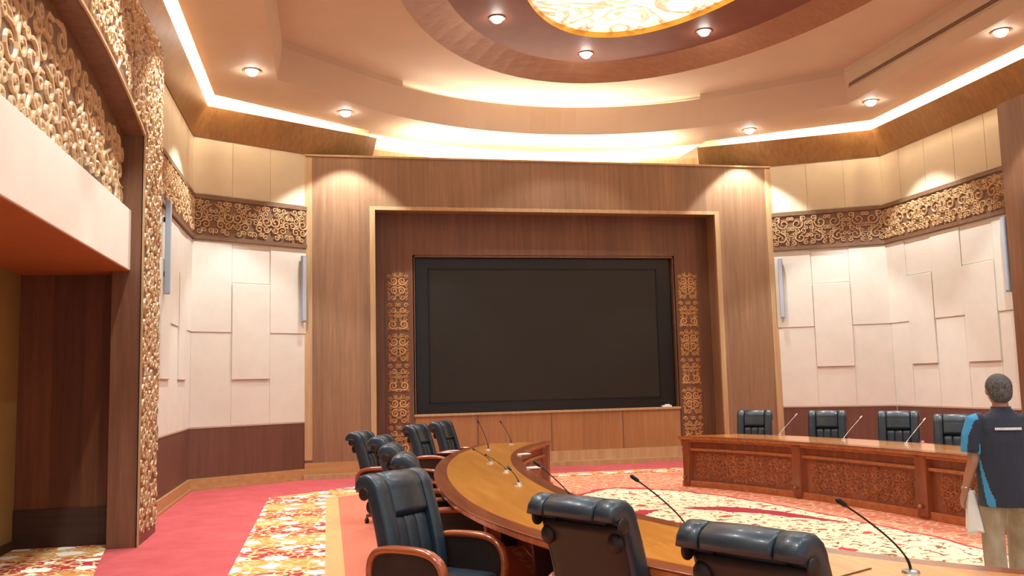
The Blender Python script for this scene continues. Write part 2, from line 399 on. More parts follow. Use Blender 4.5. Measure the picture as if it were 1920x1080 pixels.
for nme,P0,P1,N in (('baseboard_front_left',AL,CL,nA),('baseboard_front_right',AR,CR,nB),('baseboard_left',CL,Vector((XL,11.8,0)),(1,0,0)),('baseboard_right',CR,Vector((XR,11.8,0)),(-1,0,0))):
    struct(nme, base(P0,P1,N), M['oak_base'])

# crown boards leaning into the room, with the cove light behind their tops
def crown(pts, z0, z1, ins, name_i, led=True):
    """pts: wall line (plan), leaning board offset inwards by ins at its top"""
    P = [Vector((p[0],p[1],0)) for p in pts]; n = len(P); ns = []
    for i in range(n-1): ns.append(nrm(P[i],P[i+1]))
    offs = []
    for i in range(n):
        if i == 0: v = ns[0]
        elif i == n-1: v = ns[-1]
        else:
            v = (ns[i-1]+ns[i]).normalized(); v = v/ v.dot(ns[i])
        offs.append(v)
    mb = MB(); ledm = MB()
    for i in range(n-1):
        a,b = P[i],P[i+1]; oa,ob = offs[i],offs[i+1]; Z0,Z1 = Vector((0,0,z0)),Vector((0,0,z1))
        A = [a+Z0+oa*.02, b+Z0+ob*.02, b+Z1+ob*ins, a+Z1+oa*ins]
        B = [a+Z0-oa*.1, b+Z0-ob*.1, b+Z1+ob*(ins-.05), a+Z1+oa*(ins-.05)]
        mb.add(A+B, [(0,1,2,3),(7,6,5,4),(0,4,5,1),(3,2,6,7),(0,3,7,4),(1,5,6,2)])
        zz = Vector((0,0,z1-.10)); ia, ib = ins-.10, ins-.15
        ledm.add([a+zz+oa*ia, b+zz+ob*ia, b+zz+ob*ib, a+zz+oa*ib], [(0,1,2,3)])
    r = trim(mb, M['gold_wood'])
    if led: trim(ledm, M['led'], r, 'led_strip')
    return r
crown([(XL,BACK),(XL,YC),(-.4,17.3),(.85,18.03)], ZW, 6.62, .27, 1, False)
crown([(XR,BACK),(XR,YC),(9.2,17.3),(7.95,18.03)], ZW, 6.62, .27, 2, False)
# upper wall strip behind the cove
uw = MB()
for sgn in (0,1):
    X = (lambda x: x) if not sgn else mx
    for a,b in (((XL,BACK),(XL,YC)),((XL,YC),(-.4,17.3)),((-.4,17.3),(.85,18.03))):
        A,B = Vector((X(a[0]),a[1],0)),Vector((X(b[0]),b[1],0)); n_ = nrm(A,B)
        uw.add([A+Vector((0,0,ZW)),B+Vector((0,0,ZW)),B+Vector((0,0,7.5)),A+Vector((0,0,7.5)),A-n_*.1+Vector((0,0,ZW)),B-n_*.1+Vector((0,0,ZW)),B-n_*.1+Vector((0,0,7.5)),A-n_*.1+Vector((0,0,7.5))],
               [(0,1,2,3),(7,6,5,4),(0,4,5,1),(3,2,6,7),(0,3,7,4),(1,5,6,2)])
uwo = trim(uw, M['coveplane'])
# pale curved board above the portal with its light
arcp = [(.85+(7.1*i/20), 18.15+1.0*(1-((i-10)/10)**2)) for i in range(21)]
mb = MB(); le = MB()
for i in range(20):
    (a,b),(c,d) = arcp[i],arcp[i+1]
    mb.add([(a,b,ZW),(c,d,ZW),(c,d,6.5),(a,b,6.5),(a,b+.05,ZW),(c,d+.05,ZW),(c,d+.05,6.5),(a,b+.05,6.5)], [(0,1,2,3),(7,6,5,4),(3,2,6,7),(0,4,5,1),(0,3,7,4),(1,5,6,2)])
    le.add([(a,b+.08,6.42),(c,d+.08,6.42),(c,d+.14,6.42),(a,b+.14,6.42)], [(0,1,2,3)])
le.add([(1.7,YP+.42,6.14),(7.1,YP+.42,6.14),(7.1,YP+.47,6.14),(1.7,YP+.47,6.14)], [(0,1,2,3)])  # extra hidden emitter added on the portal ledge to whiten the slab above
tb = trim(mb, M['oak']); trim(le, M['led_arc'], tb, 'led_strip')

# portal (front wall)
pw = MB()
pw.box((-.4,YP,0),(.86,YP+.5,ZW)).box((7.94,YP,0),(9.2,YP+.5,ZW)).box((.86,YP,5.1),(7.94,YP+.5,ZW))
wf = struct('wall_front', pw, M['walnut'])
struct('portal_ledge', MB().box((-.42,YP-.03,ZW-.035),(9.22,YP+2.2,ZW)), M['oak'], wf)
struct('opening_trim', MB().box((.80,YP-.03,.35),(.90,YP+.02,5.13)).box((7.90,YP-.03,.35),(8.0,YP+.02,5.13)).box((.90,YP-.03,5.06),(7.90,YP+.02,5.13)), M['oak'], wf)
struct('edge_trim', MB().box((-.42,YP-.02,.35),(-.28,YP+.01,ZW-.06)).box((9.08,YP-.02,.35),(9.22,YP+.01,ZW-.06)), M['oak'], wf)
struct('plinth', MB().box((-.42,YP-.04,0),(.90,YP+.4,.3)).box((7.9,YP-.04,0),(9.22,YP+.4,.3)), M['oak_base'], wf)
struct('plinth_edge', MB().box((-.44,YP-.1,0),(.90,YP,.09)).box((7.9,YP-.1,0),(9.24,YP,.09)), M['oak'], wf)
YB = 17.8
rb = MB().box((.4,YB,0),(1.68,YB+.1,5.3)).box((7.15,YB,0),(8.4,YB+.1,5.3)).box((1.68,YB,4.25),(7.15,YB+.1,5.3))
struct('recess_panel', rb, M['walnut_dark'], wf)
struct('screen_base_panel', MB().box((1.68,YB-.02,.3),(7.15,YB+.1,1.08)), M['oak_low'], wf)
struct('screen_base_joint', MB().box((2.9,YB-.026,.3),(2.915,YB-.019,1.08)).box((4.4,YB-.026,.3),(4.415,YB-.019,1.08)).box((5.9,YB-.026,.3),(5.915,YB-.019,1.08)), M['walnut_dark'], wf)
struct('recess_plinth', MB().box((.9,YB-.06,0),(7.9,YB+.05,.3)).box((.9,YB-.12,0),(7.9,YB+.05,.1)), M['oak'], wf)
struct('screen_ledge', MB().box((1.66,YB-.05,1.07),(7.17,YB+.15,1.11)), M['oak'], wf)
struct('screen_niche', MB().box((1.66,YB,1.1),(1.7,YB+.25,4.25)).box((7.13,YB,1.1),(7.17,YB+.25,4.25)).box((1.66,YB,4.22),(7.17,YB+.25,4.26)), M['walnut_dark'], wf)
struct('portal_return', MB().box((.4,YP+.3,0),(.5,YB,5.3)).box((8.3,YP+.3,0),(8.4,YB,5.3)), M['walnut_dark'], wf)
for nm,x0 in (('left',1.14),('right',7.22)):
    p = struct('carved_strip', MB().box((x0-.03,YB-.012,.32),(x0+.47,YB,3.92)), M['walnut_dark'], wf)
    mb = MB(); k = 0
    for zz in [.36+.6*i for i in range(6)]:
        base_ = scroll_pack(.2, .54, .025, .085, 21+k%2, tries=500)
        scroll_mesh(mb, base_, 31+k%2, frame_put((x0+.02,YB-.012,zz),(1,0,0),(0,-1,0)), .018, .25, mirror=.2); k += 1
    struct('scrollwork', mb, M['carve_dim'], p)
# portal pilaster frame lines (square gouge visible on the right jamb)

# ------------------------------------------------------------------ arch walls (carved face with arched alcove)
def arch_z(y): # segmental arch
    R = 13.0; zc = 5.0-R; d = y-7.5
    return zc+sqrt(R*R-d*d)
def arch_side(sx, full):
    """sx=+1 left wall, -1 right wall mirrored about XC"""
    X = (lambda x: x) if sx > 0 else mx
    xf, xb = -2.05, -2.36; top = 6.06; y1 = 11.8; y0 = 3.2; ya, yb = 4.3, 10.7
    ext = 0.8 if sx < 0 else 0
    name = 'wall_left_arch' if sx > 0 else 'wall_right_arch'
    N = Vector((1,0,0)) if sx > 0 else Vector((-1,0,0))
    ys = [ya+(yb-ya)*i/24 for i in range(25)]
    mb = MB()
    mb.box((X(xb),yb,0),(X(xf),y1+ext,top)).box((X(xb),y0,0),(X(xf),ya,top))
    for i in range(24):
        a,b = ys[i],ys[i+1]; za,zb = arch_z(a),arch_z(b)
        mb.add([(X(xf),a,za),(X(xf),b,zb),(X(xf),b,top),(X(xf),a,top),(X(xb),a,za),(X(xb),b,zb),(X(xb),b,top),(X(xb),a,top)], [(0,1,2,3),(7,6,5,4),(0,4,5,1),(3,2,6,7)])
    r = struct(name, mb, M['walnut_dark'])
    # raised carved sheet
    def okf(u, v, rr_):
        y = y1-u; z = .1+v
        if y > yb: return (y-yb) > rr_ or True and (y-yb) > rr_*.9
        return z-rr_ > arch_z(max(min(y,yb),ya))+.06 if y < yb else True
    H = top-.1-.05; L = y1-ya
    cs = scroll_pack(L, H, .035, .10, 41, ok=lambda u,v,rr_: ((u+rr_ < y1-yb-.03) or (y1-u > ya and .1+v-rr_ > arch_z(y1-u)+.05)), tries=15000)
    mb = MB(); scroll_mesh(mb, cs, 42, frame_put((X(xf),y1,.1),(0,-1,0),N), .022, .22, seg=12, turns=1.1, aw=.016)
    struct('scrollwork', mb, M['carve'], r)
    # pale moulding on the arch edge
    mb = MB()
    rings = []
    for y in [yb]+[ys[24-i] for i in range(25)]:
        z = arch_z(y)
        rings.append([Vector((X(xf)-N.x*.01,y,z)), Vector((X(xf)+N.x*.02,y,z)), Vector((X(xf)+N.x*.02,y,z+.03)), Vector((X(xf)-N.x*.01,y,z+.03))])
    mb.loft(rings[1:]); mb.box((X(xf)-N.x*.01,yb,0),(X(xf)+N.x*.02,yb+.03,arch_z(yb)))
    struct('arch_moulding', mb, M['oak'], r)
    # tympanum
    xt = -2.28
    mb = MB()
    for i in range(24):
        a,b = ys[i],ys[i+1]; mb.add([(X(xt),a,3.6),(X(xt),b,3.6),(X(xt),b,arch_z(b)+.05),(X(xt),a,arch_z(a)+.05)], [(0,1,2,3)])
    ty = struct('tympanum', mb, M['carve_back'], r)
    cs = scroll_pack(yb-ya, 1.4, .06, .16, 51, ok=lambda u,v,rr_: 3.76+v+rr_*.9 < arch_z(yb-u)-.10, tries=9000)
    mb = MB(); scroll_mesh(mb, cs, 52, frame_put((X(xt),yb,3.76),(0,-1,0),N),   .026, .19, seg=16, turns=1.1, aw=.026)
    struct('scrollwork', mb, M['carve'], ty)
    # beam across the alcove
    bm_ = struct('alcove_beam', MB().box((X(-2.5),ya,3.05),(X(-2.17),yb,3.73)), M['beam'], r, bevel=.005)
    # alcove
    struct('alcove_ceiling', MB().box((X(-3.5),ya-1,3.04),(X(-2.19),yb-.002,3.12)).box((X(-3.5),yb,3.04),(X(-2.37),11.1,3.12)), M['alc_ceil'], r)
    struct('alcove_end', MB().box((X(-3.5),11.05,0),(X(-2.3),11.15,3.1)), M['alc_wall'], r)
    struct('alcove_back', MB().box((X(-3.5),ya-1,0),(X(-3.4),11.1,3.1)), M['alc_olive'], r)
    struct('alcove_skirting', MB().box((X(-3.4),11.02,0),(X(-2.3),11.05,.42)).box((X(-3.4),ya-1,0),(X(-3.37),11.05,.10)), M['skirt'], r)
    struct('arch_wall_end', MB().box((X(-3.5),BACK,0),(X(xb),y0,7.2)), M['cream'], r)
    return r
arch_side(1, True); arch_side(-1, False)

# ------------------------------------------------------------------ ceiling
Z1, Z2, Z3 = 6.75, 7.40, 7.65
souter = [(-1.9,BACK),(-1.9,15.82),(.45,17.5),(.83,17.72),(.83,19.6)]
souter = souter+[(mx(x),y) for x,y in souter[::-1]]
def arcpts(ax, y_end, apex, n=24):
    # circular arc through (ax,y_end),(XC,apex),(mx(ax),y_end)
    h = XC-ax; s_ = apex-y_end; R = (h*h+s_*s_)/(2*s_); cy = apex-R; t0 = math.asin(h/R)
    return [(XC+R*sin(-t0+2*t0*i/n), cy+R*cos(-t0+2*t0*i/n)) for i in range(n+1)]
inner = [(-.8,-1.5),(-.8,14.9)]+arcpts(.84,16.32,17.6)+[(9.6,14.9),(9.6,-1.5)]
inner2 = [(-.72,-1.4),(-.72,14.82)]+arcpts(.90,16.20,17.47)+[(9.52,14.82),(9.52,-1.4)]
ce = struct('ceiling', MB().flat(souter, Z1, [inner]), M['ceil'])
mb = MB()
for lp,z0,z1 in ((souter,Z1,Z1+.12),):
    n = len(lp)
    for i in range(n): a,b = lp[i],lp[(i+1)%n]; mb.add([(*a,z0),(*b,z0),(*b,z1),(*a,z1)], [(0,1,2,3)])
struct('ceiling_edge', mb, M['ceil'], ce)
lm = MB()
for q in (lambda x: x, mx):
    for (a,b),(c,d) in (((-1.925,BACK),(-1.925,15.845)),((-1.925,15.845),(.38,17.49))):
        lm.add([(q(a),b,6.845),(q(c),d,6.845),(q(c),d,6.90),(q(a),b,6.90)], [(0,1,2,3)])
struct('led_strip', lm, M['led'], ce)
cb = MB()  # hidden upstand added to stop cove light leaking across to the tray
for q in (lambda x: x, mx):
    for (a,b),(c,d) in (((-1.5,BACK),(-1.5,15.4)),((-1.5,15.4),(.6,16.95)),((.6,16.95),(1.3,17.5)),((1.3,17.5),(1.3,19.6))): cb.add([(q(a),b,Z1),(q(c),d,Z1),(q(c),d,Z2),(q(a),b,Z2)], [(0,1,2,3)])
struct('cove_light_stop', cb, M['coveplane'], ce)
mb = MB(); n = len(inner)
for i in range(n):
    a,b,c,d = inner[i],inner[(i+1)%n],inner2[(i+1)%n],inner2[i]
    mb.add([(*a,Z1),(*b,Z1),(*c,7.28),(*d,7.28)], [(0,1,2,3)])
    mb.add([(*d,7.28),(*c,7.28),(*c,7.29 if 4 <= i < 24 else 7.4),(*d,7.29 if 4 <= i < 24 else 7.4)], [(0,1,2,3)])
struct('ceiling_riser', mb, M['ceil'], ce)
def ellp(a, b, cx, cy, n=72): return [(cx+a*cos(2*pi*k/n), cy+b*sin(2*pi*k/n)) for k in range(n)]
E1, E2, E3 = ellp(3.85,6.1,4.5,10.1), ellp(3.34,5.6,4.58,10.2), ellp(2.12,4.3,4.62,10.26)
struct('ceiling_tray', MB().flat([(-3.8,BACK),(12.6,BACK),(12.6,19.8),(-3.8,19.8)], Z2, [E1]), M['ceil'], ce)
mb = MB()
for i in range(72):
    a,b,c,d = E1[i],E1[(i+1)%72],E2[(i+1)%72],E2[i]; mb.add([(*a,Z2-.03),(*b,Z2-.03),(*c,Z3),(*d,Z3)], [(0,1,2,3)])
    mb.add([(*a,Z2-.03),(*b,Z2-.03),(*b,Z2+.02),(*a,Z2+.02)], [(0,1,2,3)])
o = struct('oval_fascia', mb, M['walnut_h'], ce, smooth=False)
mb = MB().flat(E2, Z3, [E3]); struct('oval_ring', mb, M['ring'], ce)
mb = MB()
for i in range(72):
    a,b = E3[i],E3[(i+1)%72]; mb.add([(*a,Z3-.01),(*b,Z3-.01),(*b,Z3+.09),(*a,Z3+.09)], [(0,1,2,3)])
struct('oval_gold_rim', mb, M['gold'], ce)
struct('backlit_oval', MB().flat(E3, Z3+.09), M['panel'], ce)
# led behind the tray lip (front arc)
ar = arcpts(1.1,16.6,17.78,20); mb = MB()
for i in range(20): mb.add([(*ar[i],7.24),(*ar[i+1],7.24),(*ar[i+1],7.24+.065*sin(pi*(i+1)/20)+1e-4),(*ar[i],7.24+.065*sin(pi*i/20)+1e-4)], [(0,1,2,3)])
struct('led_strip', mb, M['led_tray'], ce)
# rear roof cap so no daylight leaks over the trays
struct('roof_cap', MB().box((-3.8,BACK,7.87),(12.6,19.8,7.95)), M['ceil'], ce)
struct('wall_back_portal', MB().box((-3.8,19.6,0),(12.6,19.7,7.86)), M['coveplane'])

# ventilation slot on the right riser
def slotvent():
    root = empty('linear_air_vent', (9.545,11.8,7.05)); tag(root, 'long dark linear air vent slot in the tan ceiling step, upper right', 'air vent')
    Mx = Matrix.Rotation(radians(8.6), 4, 'Y')
    MB().box((-.012,-2.95,-.045),(.012,2.95,.045), Mx).build('frame', M['ceil'], root)
    for k in (-.026,0,.026): MB().box((-.018,-2.9,k-.007),(-.004,2.9,k+.007), Mx).build('slot', M['vent'], root)
slotvent()

# ------------------------------------------------------------------ downlights
def spot(loc, e, ang=88, blend=.25, col=(.91,.97,1), r=.05):
    l = bpy.data.lights.new('spot_light', 'SPOT'); l.energy = e; l.spot_size = radians(ang); l.spot_blend = blend; l.color = col; l.shadow_soft_size = r
    o = bpy.data.objects.new('spot_light', l); COL.objects.link(o); o.location = loc; return o
def downlight(x, y, z, label, e, ang=88):
    root = empty('recessed_downlight', (x,y,z)); tag(root, label, 'ceiling light', 'recessed ceiling downlights')
    MB().lathe([(.095,-.001),(.135,-.001),(.14,-.012),(.105,-.016),(.095,-.004)], n=28).build('trim_ring', M['steel'], root, smooth=True)
    MB().lathe([(.001,-.088),(.035,-.084),(.065,-.068),(.084,-.045),(.092,-.018),(.092,-.004),(.001,-.002)], n=28).build('lamp_face', M['lampface'], root)  # dome widened and swollen downward to give the lamp its round bloom
    s_ = spot((0,0,-.11), e, ang); s_.parent = root
    return root
for x,y,lb in ((-1.17,14.49,'round downlight in the tan ceiling, leftmost in view'),
               (.34,16.54,'round downlight above the left side of the wooden screen surround'),
               (8.52,16.76,'round downlight above the right side of the wooden screen surround'),
               (9.95,14.69,'round downlight near the bend of the right cove light'),
               (9.89,11.28,'round downlight at the far upper right by the air vent')):
    downlight(x, y, Z1, lb, P_SLAB)
for x,y,lb in ((2.74,13.99,'round downlight on the left of the brown oval ceiling ring'),
               (4.65,15.35,'round downlight at the front middle of the brown oval ceiling ring'),
               (6.39,14.04,'round downlight on the right of the brown oval ceiling ring')):
    downlight(x, y, Z3, lb, P_RING, 100)
for x,y in ((-1.17,11.45),(-1.25,8.6),(-1.17,6.1),(-1.17,1.9),(9.95,8.1),(9.95,4.9),(9.95,1.7)): spot((x,y,Z1-.05), P_SLAB)
for x,y in ((1.75,11.2),(1.7,8.6),(2.62,6.3),(7.05,11.2),(7.1,8.6),(6.12,6.3),(4.4,5.1)): spot((x,y,Z3-.05), P_RING, 100)
for x,y in ((4.4,1.5),(1.5,1.0),(7.4,1.0)): spot((x,y,7.0), P_OTHER, 120, .5)

# ------------------------------------------------------------------ screen
scr = empty('video_wall', (4.415, YB+.1, 1.11)); tag(scr, 'huge black flat display switched off in the recessed wooden front wall', 'screen')
MB().box((-2.7,0,0),(2.7,.1,3.1)).build('bezel', M['black'], scr, bevel=.01)
MB().box((-2.42,-.008,.22),(2.36,0,2.87)).build('display', M['display'], scr)
MB().box((-2.44,-.02,.2),(-2.42,0,2.89)).box((2.36,-.02,.2),(2.38,0,2.89)).box((-2.44,-.02,.2),(2.38,0,.22)).box((-2.44,-.02,2.87),(2.38,0,2.89)).build('inner_frame', M['darkmetal'], scr)
o = MB().box((-.1,-.04,0),(.1,.04,.035)).box((-.03,-.03,.035),(.06,.03,.055)).build('remote_receiver', M['block']); o.location = (6.87, YB-.01, 1.111); tag(o, 'small white device lying on the ledge under the right end of the screen', 'device')

# wall speakers
def speaker(loc, rz, label, h=1.25):
    root = empty('column_speaker', loc, rz); tag(root, label, 'speaker', 'slim column speakers on the side walls')
    MB().box((-.045,.03,0),(.045,.10,h)).build('body', M['grey'], root, bevel=.012)
    MB().box((-.035,.10,.03),(.035,.105,h-.03)).build('grille', mat('grille_grey',(176,184,196),.5), root)
    [MB().box((-.02,0,zz),(.02,.035,zz+.07)).build('bracket', M['darkmetal'], root) for zz in (.25,h-.32)]
def azof(n): return atan2(n.y, n.x)-pi/2
pA = AL+(CL-AL).normalized()*.09; pB = AR+(CR-AR).normalized()*.12
speaker((pA.x+nA.x*.02,pA.y+nA.y*.02,2.9), azof(nA), 'slim grey column speaker just left of the wooden screen surround')
speaker((pB.x+nB.x*.02,pB.y+nB.y*.02,2.88), azof(nB), 'slim grey column speaker just right of the wooden screen surround')
speaker((XL+.02,13.37,3.05), -pi/2, 'slim grey column speaker beside the carved left pillar', 1.35)
speaker((XR-.02,12.85,2.98), pi/2, 'slim grey column speaker at the right edge beside the carved pillar', 1.25)

# ------------------------------------------------------------------ conference tables
TY = 7.3
def out_pt(ph): b = 7.9 if ph > 0 else 5.3; return (XC-3.45*cos(ph), TY+b*sin(ph))
def in_pt(ph): b = 6.95 if ph > 0 else 4.2; return (XC-2.45*cos(ph), TY+b*sin(ph))
YE = 13.62
po, pi_ = math.asin((YE-TY)/7.9), math.asin((YE-TY)/6.95)
def tab_pts(s, wgt):
    # s 0 at far end, .5 at widest, 1 at near apex, >1 beyond
    if s < .5: a, b = po*(1-s/.5), pi_*(1-s/.5)
    else: a = b = -(s-.5)/.5*pi/2
    o_, i_ = out_pt(a), in_pt(b)
    return Vector((i_[0]+(o_[0]-i_[0])*wgt, i_[1]+(o_[1]-i_[1])*wgt, 0))
def make_table(root, s0, s1, mir, n, posts):
    X = mx if mir else (lambda x: x)
    def P(s, wgt, z): p = tab_pts(s, wgt); return Vector((X(p.x), p.y, z))
    S = [s0+(s1-s0)*i/n for i in range(n+1)]
    def sweep(w0, w1, z0, z1, ss=S): return [[P(s,w0,z0),P(s,w1,z0),P(s,w1,z1),P(s,w0,z1)] for s in ss]
    MB().loft(sweep(0,1,.735,.778)).build('table_edge', M['desk_trim'], root, bevel=.008)
    e = .13
    MB().loft(sweep(-.005,1.005,.7785,.786)).build('table_border', M['top_edge'], root, bevel=.003)
    S2 = [s0+.012+(s1-s0-.02)*i/n for i in range(n+1)]
    MB().loft(sweep(e,1-e,.786,.7885,S2)).build('table_inlay', M['top'], root)
    MB().loft(sweep(.10,.14,.10,.735)).build('front_board', M['desk'], root)
    MB().loft(sweep(.05,.14,0,.10)).build('plinth', M['desk_trim'], root, bevel=.006)
    MB().loft(sweep(.06,.12,.56,.60)).loft(sweep(.04,.12,.70,.735)).build('moulding', M['desk_trim'], root, bevel=.006)
    MB().loft(sweep(.90,.94,.712,.735)).build('apron', M['desk_dark'], root)
    # end boards
    for s_ in (s0, s1):
        d = .004 if s_ == s0 else -.004
        ss = [s_, s_+d]; MB().loft([[P(q,.12,0),P(q,.62,0),P(q,.88,.735),P(q,.12,.735)] for q in ss]).build('end_board', M['desk'], root)
    for k,s_ in enumerate(posts):
        d = .0055
        MB().loft([[P(q,.02,.03),P(q,.14,.03),P(q,.14,.735),P(q,.02,.735)] for q in (s_-d,s_+d)]).build('post', M['desk'], root, bevel=.01)
        c = P(s_, -.005, .15)
        MB().ell(c, (.028,.028,.028), 10, 6).build('rosette', M['desk_trim'], root, smooth=True)
        MB().loft([[P(q,.14,0),P(q,.30,0),P(q,.36,.735),P(q,.14,.735)] for q in (s_-.003,s_+.003)]).build('support_board', M['desk_dark'], root)
    # carved bays between posts
    for k in range(len(posts)-1):
        a, b = posts[k]+.014, posts[k+1]-.014
        A, B = P(a,.1,0), P(b,.1,0); L = (B-A).length
        cs = scroll_pack(L/2, .40, .018, .055, 60+k, tries=2200)
        def put(u, v, h, a=a, b=b, L=L):
            f = u/L; p = P(a+(b-a)*f, .10-h, .13+v); return p
        mb = MB(); scroll_mesh(mb, cs, 61, put, .016, .27, seg=9, turns=1.2, mirror=L/2)
        mb.build('carved_panel', M['carve_red'], root)
def s_of_y(y): # left/right inner curve parameter for given y (far part)
    return .5*(1-math.asin(min(1,(y-TY)/6.95))/pi_)
ps = [.012]+[s_of_y(y) for y in (11.63,9.5)]+[.5]
t1 = empty('conference_table', (1.4,7.3,0)); t1r = t1
tag(t1, 'long curved glossy table with orange inlay in the left foreground', 'table')
holder = t1
def reroot(root):
    for ch in root.children: ch.matrix_parent_inverse = Matrix.Translation(-Vector(root.location))
make_table(t1, 0, 1.28, False, 96, ps+[.60,.755,.88,1.0,1.12,1.24]); reroot(t1)
t2 = empty('conference_table', (7.4,9.6,0)); tag(t2, 'curved glossy table with carved front panels at the right, below the cream wall', 'table')
make_table(t2, 0, .70, True, 60, ps+[.62]); reroot(t2)

# ------------------------------------------------------------------ chairs
def rbox(mb, a, b, r=.03, bulge=.0, n=4):
    """rounded cushion box"""
    x0,y0,z0 = a; x1,y1,z1 = b; rings = []
    zs = [z0+(z1-z0)*f for f in (0,.12,.5,.88,1)]; ins = [r,.25*r,0,.25*r,r]
    for z,i_ in zip(zs,ins):
        ring = []
        for cx_,cy_,a0 in ((x1-r,y1-r,0),(x0+r,y1-r,90),(x0+r,y0+r,180),(x1-r,y0+r,270)):
            for k in range(n+1):
                q = radians(a0+90*k/n); rr_ = max(r-i_,.004)
                ring.append(Vector((cx_+rr_*cos(q), cy_+rr_*sin(q), z)))
        rings.append(ring)
    return mb.loft(rings)
def backprof(t):
    """centre line of the back cushion in side view (y,z) and thickness; t 0 bottom -> 1 end of curl"""
    if t < .78:
        f = t/.78; return (-.20-.13*f-.02*sin(f*pi)*-1, .43+.575*f, .10-.015*f)
    f = (t-.78)/.22; a = f*radians(165)
    r = .068; cy_, cz_ = -.33-r, 1.005
    return (cy_+r*cos(a), cz_+r*sin(a), .085-.02*f)
def cushion(mb, x0, x1, t0, t1, grow=0, n=22, off=0, el=.32, er=.32):
    rings = []
    for i in range(n+1):
        t = t0+(t1-t0)*i/n; y,z,th = backprof(t); y2,z2,_ = backprof(min(t+.01,1)); y1_,z1_,_ = backprof(max(t-.01,0))
        d = Vector((0,y2-y1_,z2-z1_)).normalized(); nn = Vector((0,d.z,-d.y))   # front normal
        th = th+grow
        endf = min(1, min(i, n-i)/2*.5+.55) if (i < 2 or i > n-2) else 1
        hw = (x1-x0)/2; cx_ = (x0+x1)/2; ring = []
        for k in range(16):
            q = 2*pi*k/16; cxq, sq = cos(q), sin(q)
            ux = math.copysign(abs(cxq)**(er if cxq > 0 else el), cxq)*hw*(.97 if endf < 1 else 1); un = math.copysign(abs(sq)**.7, sq)*th/2*endf
            ring.append(Vector((cx_+ux, y, z))+nn*(un+off))
        rings.append(ring)
    return mb.loft(rings)
def make_chair():
    root = empty('executive_chair')
    # seat
    mb = MB(); rbox(mb, (-.25,-.22,.36), (.25,.30,.49), .05); s_ = mb.build('seat', M['leather'], root, smooth=True, sub=1)
    mb = MB(); rbox(mb, (-.27,-.24,.33), (.27,.27,.38), .04); mb.build('seat_pan', M['leather_back'], root, smooth=True)
    # back: bolsters, head pad, lumbar pad
    for sx in (-1,1):
        mb = MB(); cushion(mb, *(sorted((sx*.168, sx*.288))), 0, 1, .036, 30, 0, *((.5,.10) if sx < 0 else (.10,.5))); mb.build('side_bolster', M['leather'], root, smooth=True)
    mb = MB(); cushion(mb, -.1685, .1685, .56, 1, .036, 26, 0, .10, .10); mb.build('head_pad', M['leather'], root, smooth=True)
    for k,(a,b) in enumerate(((-.168,-.055),(-.055,.055),(.055,.168))):
        mb = MB(); cushion(mb, a-.003, b+.003, .08, .58, .0, 14, -.012); mb.build('lumbar_pad', M['leather'], root, smooth=True)
    # back shell
    mb = MB(); rings = []
    for i in range(15):
        t = .0+.80*i/14; y,z,th = backprof(t); hw = .262
        ring = []
        for k in range(16):
            q = 2*pi*k/16; ring.append(Vector((math.copysign(abs(cos(q))**.4, cos(q))*hw, y-.045+math.copysign(abs(sin(q))**.8, sin(q))*.03, z-.03)))
        rings.append(ring)
    mb.loft(rings); mb.build('back_shell', M['leather_back'], root, smooth=True)
    # round ends of the top roll
    for sx in (-1,1):
        Mr = Matrix.Translation((sx*.283,-.398,1.0)) @ Matrix.Rotation(pi/2, 4, 'Y')
        mb = MB().lathe([(.001,-.008),(.034,-.008),(.042,-.003),(.042,.003),(.034,.008),(.001,.008)], n=20, M=Mr); mb.build('roll_end', M['leather_back'], root, smooth=True)
        # same round pad on the outer back corner
        MB().ell((sx*.222,-.385,.915), (.045,.03,.05), 16, 8).build('corner_pad', M['leather_back'], root, smooth=True)
    # arms
    for sx in (-1,1):
        path = [(-.30,.40),(-.31,.55),(-.27,.64),(-.18,.675),(-.02,.685),(.12,.68),(.21,.655),(.265,.60),(.285,.52),(.275,.42),(.23,.35)]
        # smooth path
        pts = []
        for i in range(len(path)-1):
            p0 = path[max(i-1,0)]; p1 = path[i]; p2 = path[i+1]; p3 = path[min(i+2,len(path)-1)]
            for k in range(4):
                t_ = k/4
                pts.append(tuple(.5*((2*p1[j])+(-p0[j]+p2[j])*t_+(2*p0[j]-5*p1[j]+4*p2[j]-p3[j])*t_*t_+(-p0[j]+3*p1[j]-3*p2[j]+p3[j])*t_**3) for j in range(2)))
        pts.append(path[-1]); rings = []
        for i,(y,z) in enumerate(pts):
            a = pts[max(i-1,0)]; b = pts[min(i+1,len(pts)-1)]; d = Vector((0,b[0]-a[0],b[1]-a[1])).normalized(); nn = Vector((0,-d.z,d.y))
            f = i/(len(pts)-1); wx = .038; hn = .026
            c_ = Vector((sx*(.315+.012*sin(f*pi)),y,z))
            rings.append([c_+Vector((cos(q)*wx*1.0,0,0))*1+nn*(sin(q)*hn) for q in [2*pi*k/12 for k in range(12)]])
        mb = MB().loft(rings); a_ = mb.build('armrest', M['chair_wood'], root, smooth=True)
        mb = MB(); poly = [(y,z) for y,z in pts if z > .40]
        Mp = Matrix(((0,0,1,0),(1,0,0,0),(0,1,0,0),(0,0,0,1)))
        mb.prism([(y,min(z,.665)) for y,z in poly], sx*.318-.018, sx*.318+.018, Mp); mb.build('arm_panel', M['leather_back'], a_)
    # base
    mb = MB().lathe([(.001,.16),(.03,.16),(.03,.34),(.001,.34)], n=14); mb.build('gas_column', M['darkmetal'], root, smooth=True, angle=40)
    MB().lathe([(.001,.10),(.06,.10),(.06,.15),(.04,.18),(.001,.18)], n=16).build('hub', M['chair_wood'], root, smooth=True, angle=40)
